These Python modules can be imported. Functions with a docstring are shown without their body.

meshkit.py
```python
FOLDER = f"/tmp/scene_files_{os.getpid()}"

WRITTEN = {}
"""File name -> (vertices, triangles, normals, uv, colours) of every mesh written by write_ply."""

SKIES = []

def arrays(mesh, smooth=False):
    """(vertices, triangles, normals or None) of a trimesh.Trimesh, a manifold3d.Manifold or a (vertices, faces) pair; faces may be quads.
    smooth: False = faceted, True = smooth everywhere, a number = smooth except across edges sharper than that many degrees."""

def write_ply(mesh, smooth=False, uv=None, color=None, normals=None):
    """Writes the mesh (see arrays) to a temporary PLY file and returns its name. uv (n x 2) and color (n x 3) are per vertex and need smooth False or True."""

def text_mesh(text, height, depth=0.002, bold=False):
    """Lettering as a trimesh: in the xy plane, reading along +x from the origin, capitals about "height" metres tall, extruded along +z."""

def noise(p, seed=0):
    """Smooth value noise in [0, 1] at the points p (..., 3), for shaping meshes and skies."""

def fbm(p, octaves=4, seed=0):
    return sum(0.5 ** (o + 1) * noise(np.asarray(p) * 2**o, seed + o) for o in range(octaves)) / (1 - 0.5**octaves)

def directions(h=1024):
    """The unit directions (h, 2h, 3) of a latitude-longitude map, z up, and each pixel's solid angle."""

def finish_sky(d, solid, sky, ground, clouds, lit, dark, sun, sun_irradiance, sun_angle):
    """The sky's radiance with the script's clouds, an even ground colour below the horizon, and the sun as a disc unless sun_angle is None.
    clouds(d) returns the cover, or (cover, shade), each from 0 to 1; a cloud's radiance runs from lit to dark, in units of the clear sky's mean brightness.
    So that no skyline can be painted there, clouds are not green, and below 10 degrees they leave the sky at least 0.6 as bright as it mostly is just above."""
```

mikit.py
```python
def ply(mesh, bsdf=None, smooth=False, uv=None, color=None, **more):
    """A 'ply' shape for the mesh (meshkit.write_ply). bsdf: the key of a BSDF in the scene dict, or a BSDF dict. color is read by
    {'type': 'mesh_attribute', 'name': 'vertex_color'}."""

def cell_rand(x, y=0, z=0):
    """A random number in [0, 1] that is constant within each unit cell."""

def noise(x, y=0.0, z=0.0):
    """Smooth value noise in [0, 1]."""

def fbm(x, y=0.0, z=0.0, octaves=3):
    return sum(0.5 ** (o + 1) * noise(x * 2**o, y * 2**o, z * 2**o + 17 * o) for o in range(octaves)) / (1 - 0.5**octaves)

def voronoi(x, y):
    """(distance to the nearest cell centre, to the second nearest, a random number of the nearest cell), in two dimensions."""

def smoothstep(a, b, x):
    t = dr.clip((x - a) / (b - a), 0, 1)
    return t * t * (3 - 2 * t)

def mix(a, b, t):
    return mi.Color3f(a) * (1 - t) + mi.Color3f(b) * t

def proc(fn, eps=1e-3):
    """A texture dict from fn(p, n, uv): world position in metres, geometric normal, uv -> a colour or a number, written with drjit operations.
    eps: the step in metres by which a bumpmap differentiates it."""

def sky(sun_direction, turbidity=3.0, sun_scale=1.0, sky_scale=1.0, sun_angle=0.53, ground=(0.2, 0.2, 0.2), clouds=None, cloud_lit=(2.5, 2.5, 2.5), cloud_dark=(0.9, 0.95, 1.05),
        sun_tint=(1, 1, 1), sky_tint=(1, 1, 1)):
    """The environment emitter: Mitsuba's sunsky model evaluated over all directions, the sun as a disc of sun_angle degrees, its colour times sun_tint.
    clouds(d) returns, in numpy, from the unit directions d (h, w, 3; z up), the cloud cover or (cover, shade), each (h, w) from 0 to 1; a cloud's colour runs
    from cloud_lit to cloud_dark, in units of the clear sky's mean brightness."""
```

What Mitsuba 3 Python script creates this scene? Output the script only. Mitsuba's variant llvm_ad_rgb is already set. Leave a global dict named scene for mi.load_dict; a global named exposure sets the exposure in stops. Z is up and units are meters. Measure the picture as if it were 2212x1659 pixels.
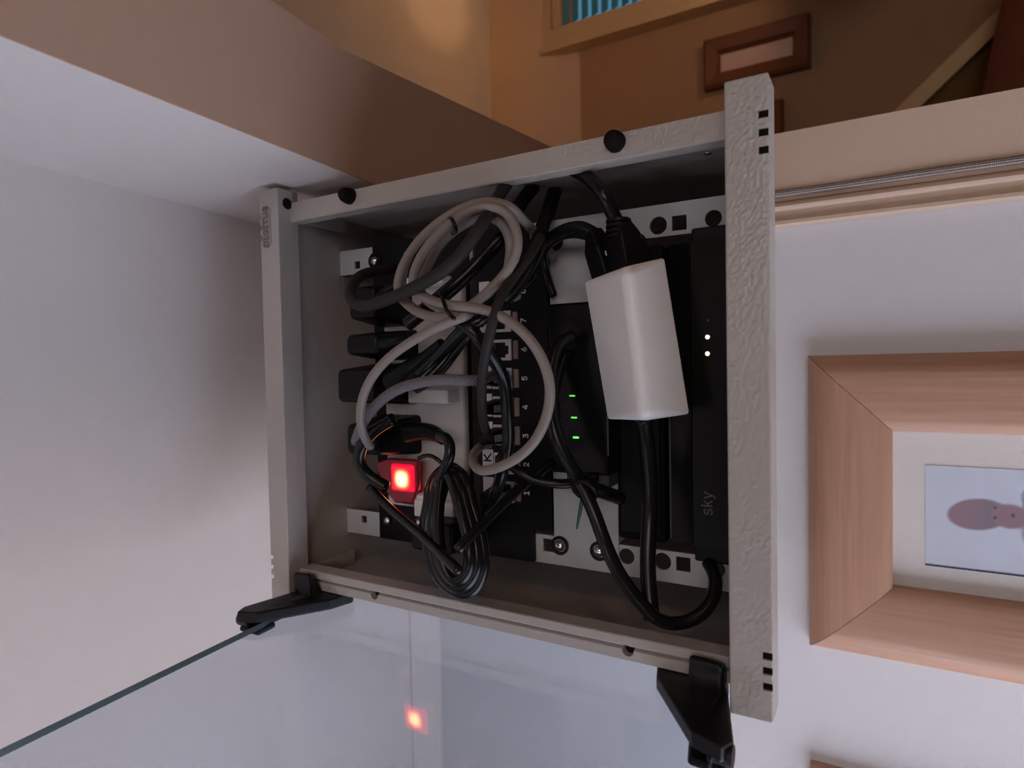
import math, random, numpy as np, trimesh, mitsuba as mi, mikit, meshkit
import manifold3d as m3
from manifold3d import Manifold, CrossSection
from scipy.interpolate import CubicSpline
random.seed(7); np.random.seed(7)
T = mi.ScalarTransform4f
scene, labels = {}, {}
# ------------------------------------------------------------------ camera, light, exposure
# the phone was held on its side, so "up" in the world (z) is the left edge of the picture
RIGHT, DOWN, FWD = (-0.01991, 0.50025, -0.86565), (-0.99935, -0.03596, 0.00220), (-0.03002, 0.86513, 0.50064)
EYE = (0.02051, -0.33234, -0.04286)
scene['camera'] = {'type': 'thinlens', 'aperture_radius': 0.0011, 'focus_distance': 0.40, 'fov': 78.4554, 'fov_axis': 'x', 'near_clip': 0.01, 'far_clip': 50.0,
    'to_world': T([[-RIGHT[0], -DOWN[0], FWD[0], EYE[0]], [-RIGHT[1], -DOWN[1], FWD[1], EYE[1]], [-RIGHT[2], -DOWN[2], FWD[2], EYE[2]], [0, 0, 0, 1]])}
exposure = 0.2
DUSK = (0.94, 0.99, 1.15)          # daylight through the window in the left wall
K_WINDOW = 3.45
K_WINDOW_BACK = 3.7               # and through the one behind the camera
WINDOW_BOX = (-0.45, 0.24, -1.35, 0.02)  # y0, y1, z0, z1
K_SLIT = 7.0
K_BULB = (36.0, 22.0, 13.5)        # warm bulb and beam of the uplighter in the next room
K_BEAM = (0.22, 0.14, 0.085)
K_GLOBE = (8.0, 4.4, 2.4)       # warm globe lamp further back in the next room
K_BLIND = (0.05, 0.16, 0.24)

# ------------------------------------------------------------------ materials
def lin(r, g, b):
    return [((c / 255 + 0.055) / 1.055) ** 2.4 if c > 10 else c / 255 / 12.92 for c in (r, g, b)]
def col(c):
    return {'type': 'rgb', 'value': list(map(float, c))} if not isinstance(c, dict) else c
def pbr(name, c, rough=0.5, spec=0.5, metal=0.0, coat=0.0, bump=None, bscale=1.0, eps=1e-3):
    b = {'type': 'principled', 'base_color': col(c), 'roughness': float(rough), 'specular': float(spec), 'metallic': float(metal)}
    if coat: b['clearcoat'] = float(coat); b['clearcoat_gloss'] = 0.9
    if bump is not None: b = {'type': 'bumpmap', 'tex': mikit.proc(bump, eps), 'nested': b, 'scale': float(bscale)}
    scene[name] = {'type': 'twosided', 'bsdf': b}
    return name
def matte(name, c):
    scene[name] = {'type': 'twosided', 'bsdf': {'type': 'diffuse', 'reflectance': col(c)}}
    return name
def peel(p, n, uv): return mikit.noise(p.x * 700, p.y * 700, p.z * 700) * 0.00035
def roller(p, n, uv): return mikit.fbm(p.x * 240, p.y * 240, p.z * 240) * 0.0006
pbr('paint_grey', lin(172, 164, 159), 0.33, 0.5, bump=peel, eps=3e-4)
pbr('plate_grey', lin(182, 182, 184), 0.5, 0.4)
matte('wall_white', lin(216, 214, 218))
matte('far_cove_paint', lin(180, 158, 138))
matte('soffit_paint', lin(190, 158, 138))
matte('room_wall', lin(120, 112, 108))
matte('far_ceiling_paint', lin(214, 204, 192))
matte('ceiling_white', lin(224, 215, 211))
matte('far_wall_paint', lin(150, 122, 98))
matte('trim_white', lin(204, 180, 162))
matte('floor_wood', lin(100, 76, 58))
pbr('black_plastic', (0.0055, 0.0052, 0.0056), 0.42, 0.18)
pbr('black_gloss', (0.0055, 0.0052, 0.0056), 0.22, 0.22)
pbr('black_matte', (0.0055, 0.0052, 0.0056), 0.7, 0.11)
pbr('hinge_black', (0.006, 0.006, 0.008), 0.45, 0.3)
pbr('rubber', (0.009, 0.006, 0.005), 0.75, 0.12)
pbr('cable_black', (0.0055, 0.0052, 0.0056), 0.27, 0.35)
pbr('cable_dark_grey', (0.026, 0.022, 0.020), 0.6, 0.2)
pbr('cable_grey', lin(132, 121, 115), 0.45, 0.45)
def braid(p, n, uv):
    s = mikit.smoothstep(-0.3, 0.3, dr.sin(p.x * 4200 + p.z * 3600) * dr.sin(p.z * 4200 - p.x * 3600 + p.y * 2000))
    return mikit.mix((0.09, 0.08, 0.09), (0.23, 0.21, 0.23), s)
import drjit as dr
pbr('cable_braided', mikit.proc(braid), 0.7, 0.2)
def braid_brown(p, n, uv):
    s = mikit.smoothstep(-0.2, 0.2, dr.sin(p.z * 2600 + p.x * 1800) * dr.sin(p.z * 2600 - p.x * 1800))
    return mikit.mix((0.05, 0.04, 0.036), (0.42, 0.34, 0.30), s)
pbr('cable_braided_brown', mikit.proc(braid_brown), 0.7, 0.2)
pbr('white_plastic', lin(228, 224, 224), 0.38, 0.5)
pbr('strip_white', lin(196, 187, 183), 0.45, 0.4)
pbr('chrome', (0.80, 0.78, 0.76), 0.18, 0.5, metal=1.0)
pbr('steel', (0.62, 0.57, 0.55), 0.42, 0.5, metal=0.8)
pbr('paper_label', lin(226, 222, 226), 0.7, 0.2)
pbr('ink_black', (0.02, 0.02, 0.025), 0.7, 0.2)
pbr('print_grey', lin(168, 166, 166), 0.7, 0.2)
pbr('print_white', lin(215, 215, 215), 0.7, 0.2)
pbr('logo_grey', lin(92, 92, 98), 0.5, 0.3)
pbr('logo_plate', lin(150, 142, 138), 0.45, 0.3)
pbr('logo_ink', lin(116, 108, 105), 0.5, 0.3)
pbr('mark_grey', lin(120, 112, 118), 0.6, 0.2)
pbr('tie_green', (0.012, 0.06, 0.028), 0.3, 0.5)
pbr('glass_edge', (0.05, 0.07, 0.07), 0.2, 0.5)
scene['tinted_glass'] = {'type': 'thindielectric', 'int_ior': 1.52, 'specular_transmittance': {'type': 'rgb', 'value': [0.74, 0.81, 0.89]}}
def oak(along):
    def f(p, n, uv):
        a, b = (p.z, p.x) if along == 'z' else (p.x, p.z)
        g = mikit.fbm(a * 14, b * 420, p.y * 160, octaves=3)
        w = mikit.fbm(a * 5 + 3, b * 40, p.y * 20, octaves=2)
        return mikit.mix(mikit.mix((0.34, 0.180, 0.115), (0.50, 0.290, 0.205), g), (0.42, 0.22, 0.14), w * 0.6)
    return f
pbr('oak_upright', mikit.proc(oak('z')), 0.45, 0.4)
pbr('oak_level', mikit.proc(oak('x')), 0.45, 0.4)
pbr('far_frame_wood', (0.13, 0.045, 0.018), 0.5, 0.3)
pbr('far_print', lin(190, 160, 150), 0.6, 0.2)
pbr('mat_board', lin(214, 210, 208), 0.8, 0.2)
pbr('rail_wood', lin(196, 168, 130), 0.6, 0.2)
pbr('stair_dark', lin(104, 78, 44), 0.8, 0.2)
pbr('cushion_cloth', lin(190, 165, 130), 0.9, 0.1)
pbr('sofa_cloth', lin(110, 66, 50), 0.9, 0.1)
pbr('brass', (0.45, 0.33, 0.16), 0.35, 0.5, metal=1.0)

# ------------------------------------------------------------------ mesh helpers (metres; x right, y into the wall, z up)
def tm(m):
    q = m.to_mesh(); return trimesh.Trimesh(q.vert_properties[:, :3], q.tri_verts, process=False)
def box(x0, x1, y0, y1, z0, z1):
    return Manifold.cube([x1 - x0, y1 - y0, z1 - z0]).translate([x0, y0, z0])
def hull(pts, r, seg=16):
    rs = r if hasattr(r, '__len__') else [r] * len(pts)
    return Manifold.batch_hull([Manifold.sphere(q, seg).translate([float(c) for c in p]) for p, q in zip(pts, rs)])
def rbox(x0, x1, y0, y1, z0, z1, r=0.002, seg=16):
    return hull([(x, y, z) for x in (x0 + r, x1 - r) for y in (y0 + r, y1 - r) for z in (z0 + r, z1 - r)], r, seg)
def cbox(x0, x1, y0, y1, z0, z1, c=0.001):
    """box with chamfered edges"""
    a = [(x, y, z) for x in (x0, x1) for y in (y0 + c, y1 - c) for z in (z0 + c, z1 - c)]
    a += [(x, y, z) for x in (x0 + c, x1 - c) for y in (y0, y1) for z in (z0 + c, z1 - c)]
    a += [(x, y, z) for x in (x0 + c, x1 - c) for y in (y0 + c, y1 - c) for z in (z0, z1)]
    return Manifold.hull_points(np.array(a))
def prism_x(poly, x0, x1):
    """polygon in (y, z), extruded along x"""
    m = Manifold.extrude(CrossSection([np.array(poly, float)], m3.FillRule.NonZero), 1.0)
    m = m.transform(np.array([[0, 0, x1 - x0, x0], [1, 0, 0, 0], [0, 1, 0, 0]], float))
    return m
def prism_z(poly, z0, z1):
    return Manifold.extrude(CrossSection([np.array(poly, float)], m3.FillRule.NonZero), z1 - z0).translate([0, 0, z0])
def rod(a, b, r, seg=24):
    a, b = np.array(a, float), np.array(b, float); d = b - a; L = np.linalg.norm(d); z = d / L
    x = np.cross(z, [0, 0, 1] if abs(z[2]) < 0.9 else [1, 0, 0]); x /= np.linalg.norm(x); y = np.cross(z, x)
    rr = r if hasattr(r, '__len__') else (r, r)
    return Manifold.cylinder(L, rr[0], rr[1], seg).transform(np.column_stack([x, y, z, a]))
def dome(c, r, h, axis=(0, -1, 0), seg=24):
    """a low dome on a point, bulging along axis"""
    n = 8
    prof = [(0, 0)] + [(r * math.cos(t), h * math.sin(t)) for t in np.linspace(0, math.pi / 2, n)]
    m = Manifold.revolve(CrossSection([np.array(prof, float)], m3.FillRule.NonZero), seg)
    z = np.array(axis, float) / np.linalg.norm(axis); x = np.cross(z, [0, 0, 1] if abs(z[2]) < 0.9 else [1, 0, 0]); x /= np.linalg.norm(x); y = np.cross(z, x)
    return m.transform(np.column_stack([x, y, z, np.array(c, float)]))
def curve(pts, n=8, closed=False):
    p = np.array(pts, float)
    if closed: p = np.vstack([p, p[:1]])
    t = np.concatenate([[0], np.cumsum(np.sqrt(np.linalg.norm(np.diff(p, axis=0), axis=1)))])
    return CubicSpline(t, p, bc_type='periodic' if closed else 'natural')(np.linspace(0, t[-1], n * (len(p) - 1) + 1))
def tube(pts, r, n=8, ring=14, closed=False):
    c = curve(pts, n, closed)
    if closed: c = c[:-1]
    m = len(c); rr = np.interp(np.linspace(0, 1, m), np.linspace(0, 1, len(r)), r) if hasattr(r, '__len__') else np.full(m, r)
    tan = np.roll(c, -1, 0) - np.roll(c, 1, 0)
    if not closed: tan[0], tan[-1] = c[1] - c[0], c[-1] - c[-2]
    tan /= np.linalg.norm(tan, axis=1, keepdims=True)
    u = np.cross(tan[0], [0.3, 0.2, 0.9]); u /= np.linalg.norm(u); V = []
    ang = np.linspace(0, 2 * np.pi, ring, endpoint=False)
    for i in range(m):
        u = u - tan[i] * (u @ tan[i]); u /= np.linalg.norm(u); w = np.cross(tan[i], u)
        V.append(c[i] + rr[i] * (np.cos(ang)[:, None] * u + np.sin(ang)[:, None] * w))
    V = np.vstack(V); F = []
    for i in range(m if closed else m - 1):
        a, b = i * ring, ((i + 1) % m) * ring
        for k in range(ring):
            k2 = (k + 1) % ring; F += [[a + k, a + k2, b + k2], [a + k, b + k2, b + k]]
    if not closed:
        V = np.vstack([V, c[:1] - tan[0] * rr[0] * 0.4, c[-1:] + tan[-1] * rr[-1] * 0.4]); i0, i1 = len(V) - 2, len(V) - 1
        for k in range(ring):
            k2 = (k + 1) % ring; F += [[i0, k2, k], [i1, (m - 1) * ring + k, (m - 1) * ring + k2]]
    return trimesh.Trimesh(V, np.array(F), process=False)
def lettering(text, h, depth=0.0004, bold=False):
    """reads along +x, tops to +z, faces -y; starts at the origin"""
    m = meshkit.text_mesh(text, h, depth, bold)
    m.apply_transform([[1, 0, 0, 0], [0, 0, -1, 0], [0, 1, 0, 0], [0, 0, 0, 1]]); return m
def joined(*ms):
    return trimesh.util.concatenate([tm(m) if isinstance(m, Manifold) else m for m in ms])

# ------------------------------------------------------------------ naming helpers
def free(key):
    if key not in scene and key not in labels and not any(k.startswith(key + '__') for k in scene): return key
    i = 1
    while (q := f'{key}_{i:03d}') in scene or q in labels or any(k.startswith(q + '__') for k in scene): i += 1
    return q
def put(key, mesh, mat, smooth=30, **more):
    key = free(key)
    if isinstance(mesh, Manifold): mesh = tm(mesh)
    scene[key] = mikit.ply(mesh, mat, smooth=smooth, **more); return key
def thing(key, label, cat, group=None):
    key = free(key); labels[key] = {'label': label, 'category': cat}
    if group: labels[key]['group'] = group
    return key
def single(key, mesh, mat, label, cat, group=None, smooth=30, **more):
    key = put(key, mesh, mat, smooth, **more); labels[key] = {'label': label, 'category': cat}
    if group: labels[key]['group'] = group
    return key
def part(t, name, mesh, mat, label=None, smooth=30, **more):
    key = put(t + '__' + name, mesh, mat, smooth, **more)
    if label: labels[key] = {'label': label}
    return key
def struct(key, mesh, mat, label=None, cat=None, smooth=False, **more):
    key = put(key, mesh, mat, smooth, **more); labels[key] = {'kind': 'structure'}
    if label: labels[key]['label'] = label
    if cat: labels[key]['category'] = cat
    return key
# ------------------------------------------------------------------ the rooms
CEIL, WALL_Y = 0.455, 0.30
struct('ceiling', box(-0.86, 0.30, -2.4, WALL_Y, CEIL, CEIL + 0.05), 'ceiling_white', 'plain white ceiling above the network cabinet', 'ceiling')
struct('wall_back', box(-0.86, 0.1425, WALL_Y, WALL_Y + 0.06, -1.9, CEIL + 0.05), 'wall_white', 'white wall that the cabinet and the picture frames hang on', 'wall')
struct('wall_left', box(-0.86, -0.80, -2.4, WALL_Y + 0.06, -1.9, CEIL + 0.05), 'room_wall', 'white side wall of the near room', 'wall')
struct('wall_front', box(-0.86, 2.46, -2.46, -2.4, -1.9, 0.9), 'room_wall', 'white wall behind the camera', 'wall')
struct('floor', box(-0.86, 2.46, -2.46, 1.26, -1.95, -1.9), 'floor_wood', 'wooden floor of both rooms', 'floor')
cove = [(WALL_Y, 0.436), (WALL_Y, CEIL), (0.262, CEIL), (0.262, 0.4515), (0.268, 0.4505), (0.280, 0.4465), (0.290, 0.4415), (0.2955, 0.436)]
struct('trim_1', prism_x(cove, -0.80, 0.15), 'ceiling_white', 'white coving strip where ceiling meets wall, seen through the glass door', 'coving')
beam = prism_z([(0.244, -2.4), (0.1595, 0.0), (0.150, 0.27), (0.118, 1.2), (0.345, 1.2), (0.270, 0.29), (0.246, 0.0), (0.048, -2.4)][::-1] if False else
               [(0.244, -2.4), (0.45, -2.4), (0.246, 0.0), (0.270, 0.29), (0.345, 1.2), (0.118, 1.2), (0.150, 0.27), (0.1595, 0.0)], 0.2835, 0.80)
struct('ceiling_beam', beam, 'ceiling_white', 'boxed-in beam beside the cabinet, its side white and its underside brown in the lamplight', 'beam')
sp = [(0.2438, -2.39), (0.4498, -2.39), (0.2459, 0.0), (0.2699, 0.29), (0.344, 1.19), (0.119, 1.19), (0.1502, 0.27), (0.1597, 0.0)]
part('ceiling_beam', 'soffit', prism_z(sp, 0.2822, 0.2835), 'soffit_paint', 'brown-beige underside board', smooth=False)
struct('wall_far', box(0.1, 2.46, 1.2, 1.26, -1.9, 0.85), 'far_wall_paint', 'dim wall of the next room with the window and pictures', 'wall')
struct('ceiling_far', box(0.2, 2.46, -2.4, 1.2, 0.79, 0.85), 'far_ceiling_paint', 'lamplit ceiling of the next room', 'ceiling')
struct('wall_right', box(2.4, 2.46, -2.4, 1.26, -1.9, 0.85), 'far_wall_paint', 'side wall of the next room', 'wall')
struct('wall_inner', box(0.145, 0.205, WALL_Y + 0.06, 1.2, -1.9, 0.2835), 'far_wall_paint', 'inner wall behind the door casing', 'wall')
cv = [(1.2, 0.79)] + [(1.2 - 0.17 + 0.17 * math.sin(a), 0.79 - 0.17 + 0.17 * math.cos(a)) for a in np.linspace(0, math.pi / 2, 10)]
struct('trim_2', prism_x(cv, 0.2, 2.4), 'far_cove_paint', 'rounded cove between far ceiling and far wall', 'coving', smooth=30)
# door casing at the end of the wall: fillet, bead and wide board
casing = [(0.1425, 0.312), (0.1425, 0.2935), (0.1440, 0.2905), (0.1470, 0.2905), (0.1475, 0.2945), (0.1562, 0.2945), (0.1566, 0.2925), (0.1578, 0.2905), (0.1600, 0.2895), (0.1622, 0.2905),
          (0.1630, 0.2945), (0.1635, 0.2962), (0.1650, 0.2962), (0.1655, 0.2940), (0.1735, 0.2940), (0.1745, 0.2900), (0.2262, 0.2900), (0.2262, 0.36), (0.1425, 0.36)]
struct('trim_3', prism_z(casing[::-1], -1.9, 0.2835), 'trim_white', 'pale moulded door casing at the right end of the wall', 'door casing')
cord = [(0.1713 + 0.0004 * math.sin(i * 2.1) + 0.00012 * i, 0.2905 + 0.0002 * math.cos(i * 1.3), 0.22 - i * 0.045) for i in range(16)]
single('braided_cord', tube(cord, 0.0033, 4, 10), 'cable_braided_brown', 'thin brown braided cord running along the door casing', 'cord')

# window in the left wall, the source of the cool light
def window_things():
    (y0, y1, z0, z1), x = WINDOW_BOX, -0.795
    t = 'window_2'; labels[t] = {'kind': 'structure', 'label': 'white framed window in the left wall', 'category': 'window'}
    fr = box(x - 0.02, x + 0.03, y0 - 0.06, y1 + 0.06, z0 - 0.06, z1 + 0.06) - box(x - 0.1, x + 0.1, y0, y1, z0, z1)
    part(t, 'frame', fr, 'trim_white', smooth=False)
    q = trimesh.Trimesh([(x, y0, z0), (x, y1, z0), (x, y1, z1), (x, y0, z1)], [[0, 1, 2], [0, 2, 3]], process=False)
    key = t + '__pane'
    scene[key] = mikit.ply(q, {'type': 'diffuse', 'reflectance': {'type': 'rgb', 'value': 0.1}})
    scene[key]['emitter'] = {'type': 'area', 'radiance': {'type': 'rgb', 'value': [K_WINDOW * c for c in DUSK]}}
window_things()
t = 'window_3'; labels[t] = {'kind': 'structure', 'label': 'white framed window behind the camera', 'category': 'window'}
x0, x1, z0, z1 = 0.16, 0.72, -1.30, 0.05
part(t, 'frame', box(x0 - 0.06, x1 + 0.06, -2.41, -2.37, z0 - 0.06, z1 + 0.06) - box(x0, x1, -2.5, -2.3, z0, z1), 'trim_white', smooth=False)
scene[t + '__pane'] = mikit.ply(trimesh.Trimesh([(x0, -2.395, z0), (x0, -2.395, z1), (x1, -2.395, z1), (x1, -2.395, z0)], [[0, 1, 2], [0, 2, 3]], process=False), {'type': 'diffuse', 'reflectance': {'type': 'rgb', 'value': 0.1}})
scene[t + '__pane']['emitter'] = {'type': 'area', 'radiance': {'type': 'rgb', 'value': [K_WINDOW_BACK * c for c in (1.0, 0.93, 0.90)]}}

t = 'window_4'; labels[t] = {'kind': 'structure', 'label': 'narrow high window in the left wall', 'category': 'window'}
y0, y1, z0, z1, x = -1.56, -1.30, 0.08, 0.40, -0.795
part(t, 'frame', box(x - 0.02, x + 0.03, y0 - 0.04, y1 + 0.04, z0 - 0.04, z1 + 0.04) - box(x - 0.1, x + 0.1, y0, y1, z0, z1), 'trim_white', smooth=False)
scene[t + '__pane'] = mikit.ply(trimesh.Trimesh([(x, y0, z0), (x, y1, z0), (x, y1, z1), (x, y0, z1)], [[0, 1, 2], [0, 2, 3]], process=False), {'type': 'diffuse', 'reflectance': {'type': 'rgb', 'value': 0.1}})
scene[t + '__pane']['emitter'] = {'type': 'area', 'radiance': {'type': 'rgb', 'value': [K_SLIT * c for c in DUSK]}}

# window of the next room with its blue blind
wx0, wx1, wz0, wz1 = 0.897, 1.55, -0.30, 0.690
t = 'window_1'; labels[t] = {'kind': 'structure', 'label': 'window of the next room with a pale wooden casing and a blue blind', 'category': 'window'}
o = box(wx0 - 0.055, wx1 + 0.055, 1.172, 1.2, wz0 - 0.055, wz1 + 0.022) - box(wx0, wx1, 1.1, 1.3, wz0, wz1)
part(t, 'casing', o, 'rail_wood', smooth=False)
part(t, 'casing_bead', box(wx0 - 0.062, wx0 - 0.046, 1.160, 1.2, wz0 - 0.055, wz1 + 0.022), 'rail_wood', smooth=False)
t = thing('window_blind', 'blue slatted blind drawn down over the window of the next room', 'blind')
part(t, 'head_rail', cbox(wx0 + 0.004, wx1 - 0.004, 1.176, 1.196, 0.664, 0.688, 0.002), 'rail_wood')
for i in range(34):
    z = 0.652 - i * 0.027
    q = Manifold.cube([wx1 - wx0 - 0.02, 0.024, 0.0016], True).rotate([62, 0, 0]).translate([(wx0 + wx1) / 2, 1.186, z])
    k = part(t, 'slat', q, 'blind_blue' if 'blind_blue' in scene else pbr('blind_blue', lin(80, 150, 180), 0.6, 0.2), smooth=False)
q = trimesh.Trimesh([(wx0, 1.1985, wz0), (wx0, 1.1985, wz1), (wx1, 1.1985, wz1), (wx1, 1.1985, wz0)], [[0, 2, 1], [0, 3, 2]], process=False)
scene['window_1__pane'] = mikit.ply(q, {'type': 'diffuse', 'reflectance': {'type': 'rgb', 'value': 0.1}}); scene['window_1__pane']['emitter'] = {'type': 'area', 'radiance': {'type': 'rgb', 'value': list(K_BLIND)}}

# lamp of the next room: the warm light
t = thing('floor_lamp', 'brass uplighter floor lamp in the next room', 'lamp')
LX, LY = 0.87, 0.79
part(t, 'base', rod((LX, LY, -1.9), (LX, LY, -1.875), 0.14, 40), 'brass')
part(t, 'pole', rod((LX, LY, -1.875), (LX, LY, -0.14), 0.011), 'brass')
bowl = [(0.0, -0.150), (0.05, -0.146), (0.10, -0.120), (0.14, -0.070), (0.16, 0.0), (0.156, 0.0), (0.136, -0.068), (0.097, -0.116), (0.05, -0.141), (0.0, -0.145)]
part(t, 'bowl', Manifold.revolve(CrossSection([np.array(bowl)], m3.FillRule.NonZero), 48).translate([LX, LY, 0]), 'brass')
key = part(t, 'bulb', trimesh.creation.icosphere(2, 0.035).apply_translation([LX, LY, -0.095]), 'paper_label', smooth=True)
scene[key]['emitter'] = {'type': 'area', 'radiance': {'type': 'rgb', 'value': list(K_BULB)}}
scene['lamp_beam'] = {'type': 'spot', 'intensity': {'type': 'rgb', 'value': list(K_BEAM)}, 'cutoff_angle': 11.0, 'beam_width': 8.0, 'to_world': T().look_at([LX, LY, -0.05], [LX - 0.0, LY, 0.79], [0, 1, 0])}

t = thing('globe_lamp', 'tall globe lamp standing further back in the next room', 'lamp')
GX, GY, GZ = 0.95, -1.00, -0.45
part(t, 'base', rod((GX, GY, -1.9), (GX, GY, -1.87), 0.15, 40), 'brass')
part(t, 'pole', rod((GX, GY, -1.87), (GX, GY, GZ - 0.09), 0.012), 'brass')
key = part(t, 'globe', trimesh.creation.icosphere(3, 0.10).apply_translation([GX, GY, GZ]), 'paper_label', smooth=True)
scene[key]['emitter'] = {'type': 'area', 'radiance': {'type': 'rgb', 'value': list(K_GLOBE)}}

# ------------------------------------------------------------------ picture frames
def framed(t, x0, x1, z0, z1, yb, prof, mats, matw, mat_m):
    """four mitred members; prof: (inset from the outer edge, height above the wall)"""
    prof = np.array(prof)
    C = []
    for d, h in prof: C.append([(x0 + d, yb - h, z1 - d), (x1 - d, yb - h, z1 - d), (x1 - d, yb - h, z0 + d), (x0 + d, yb - h, z0 + d)])
    C = np.array(C); n = len(prof)
    for s in range(4):
        a, b = C[:, s].copy(), C[:, (s + 1) % 4].copy()
        e = (b[0] - a[0]) / np.linalg.norm(b[0] - a[0]) * 0.00025
        V = np.vstack([a + e, b - e]); F = []
        for i in range(n):
            j = (i + 1) % n; F += [[i, n + i, n + j], [i, n + j, j]]
        cap = trimesh.creation.triangulate_polygon(__import__('shapely').geometry.Polygon(prof), engine='earcut')[1] % n
        F = np.vstack([F, [[c[0], c[2], c[1]] for c in cap], [[c[0] + n, c[1] + n, c[2] + n] for c in cap]])
        m = trimesh.Trimesh(V, F, process=False); m.fix_normals()
        part(t, 'frame_side', m, mats[s % 2], smooth=20)
    d = prof[:, 0].max() - 0.003
    part(t, 'mat', box(x0 + d, x1 - d, yb - 0.0065, yb - 0.002, z0 + d, z1 - d), mat_m, smooth=False)
big = [(0.0, 0.0), (0.0, 0.010), (0.0025, 0.0145), (0.008, 0.020), (0.014, 0.0235), (0.022, 0.025), (0.040, 0.0245), (0.056, 0.022), (0.062, 0.019), (0.065, 0.0165), (0.065, 0.0), ]
PX, PZ = 0.0237, 0.0092
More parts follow.
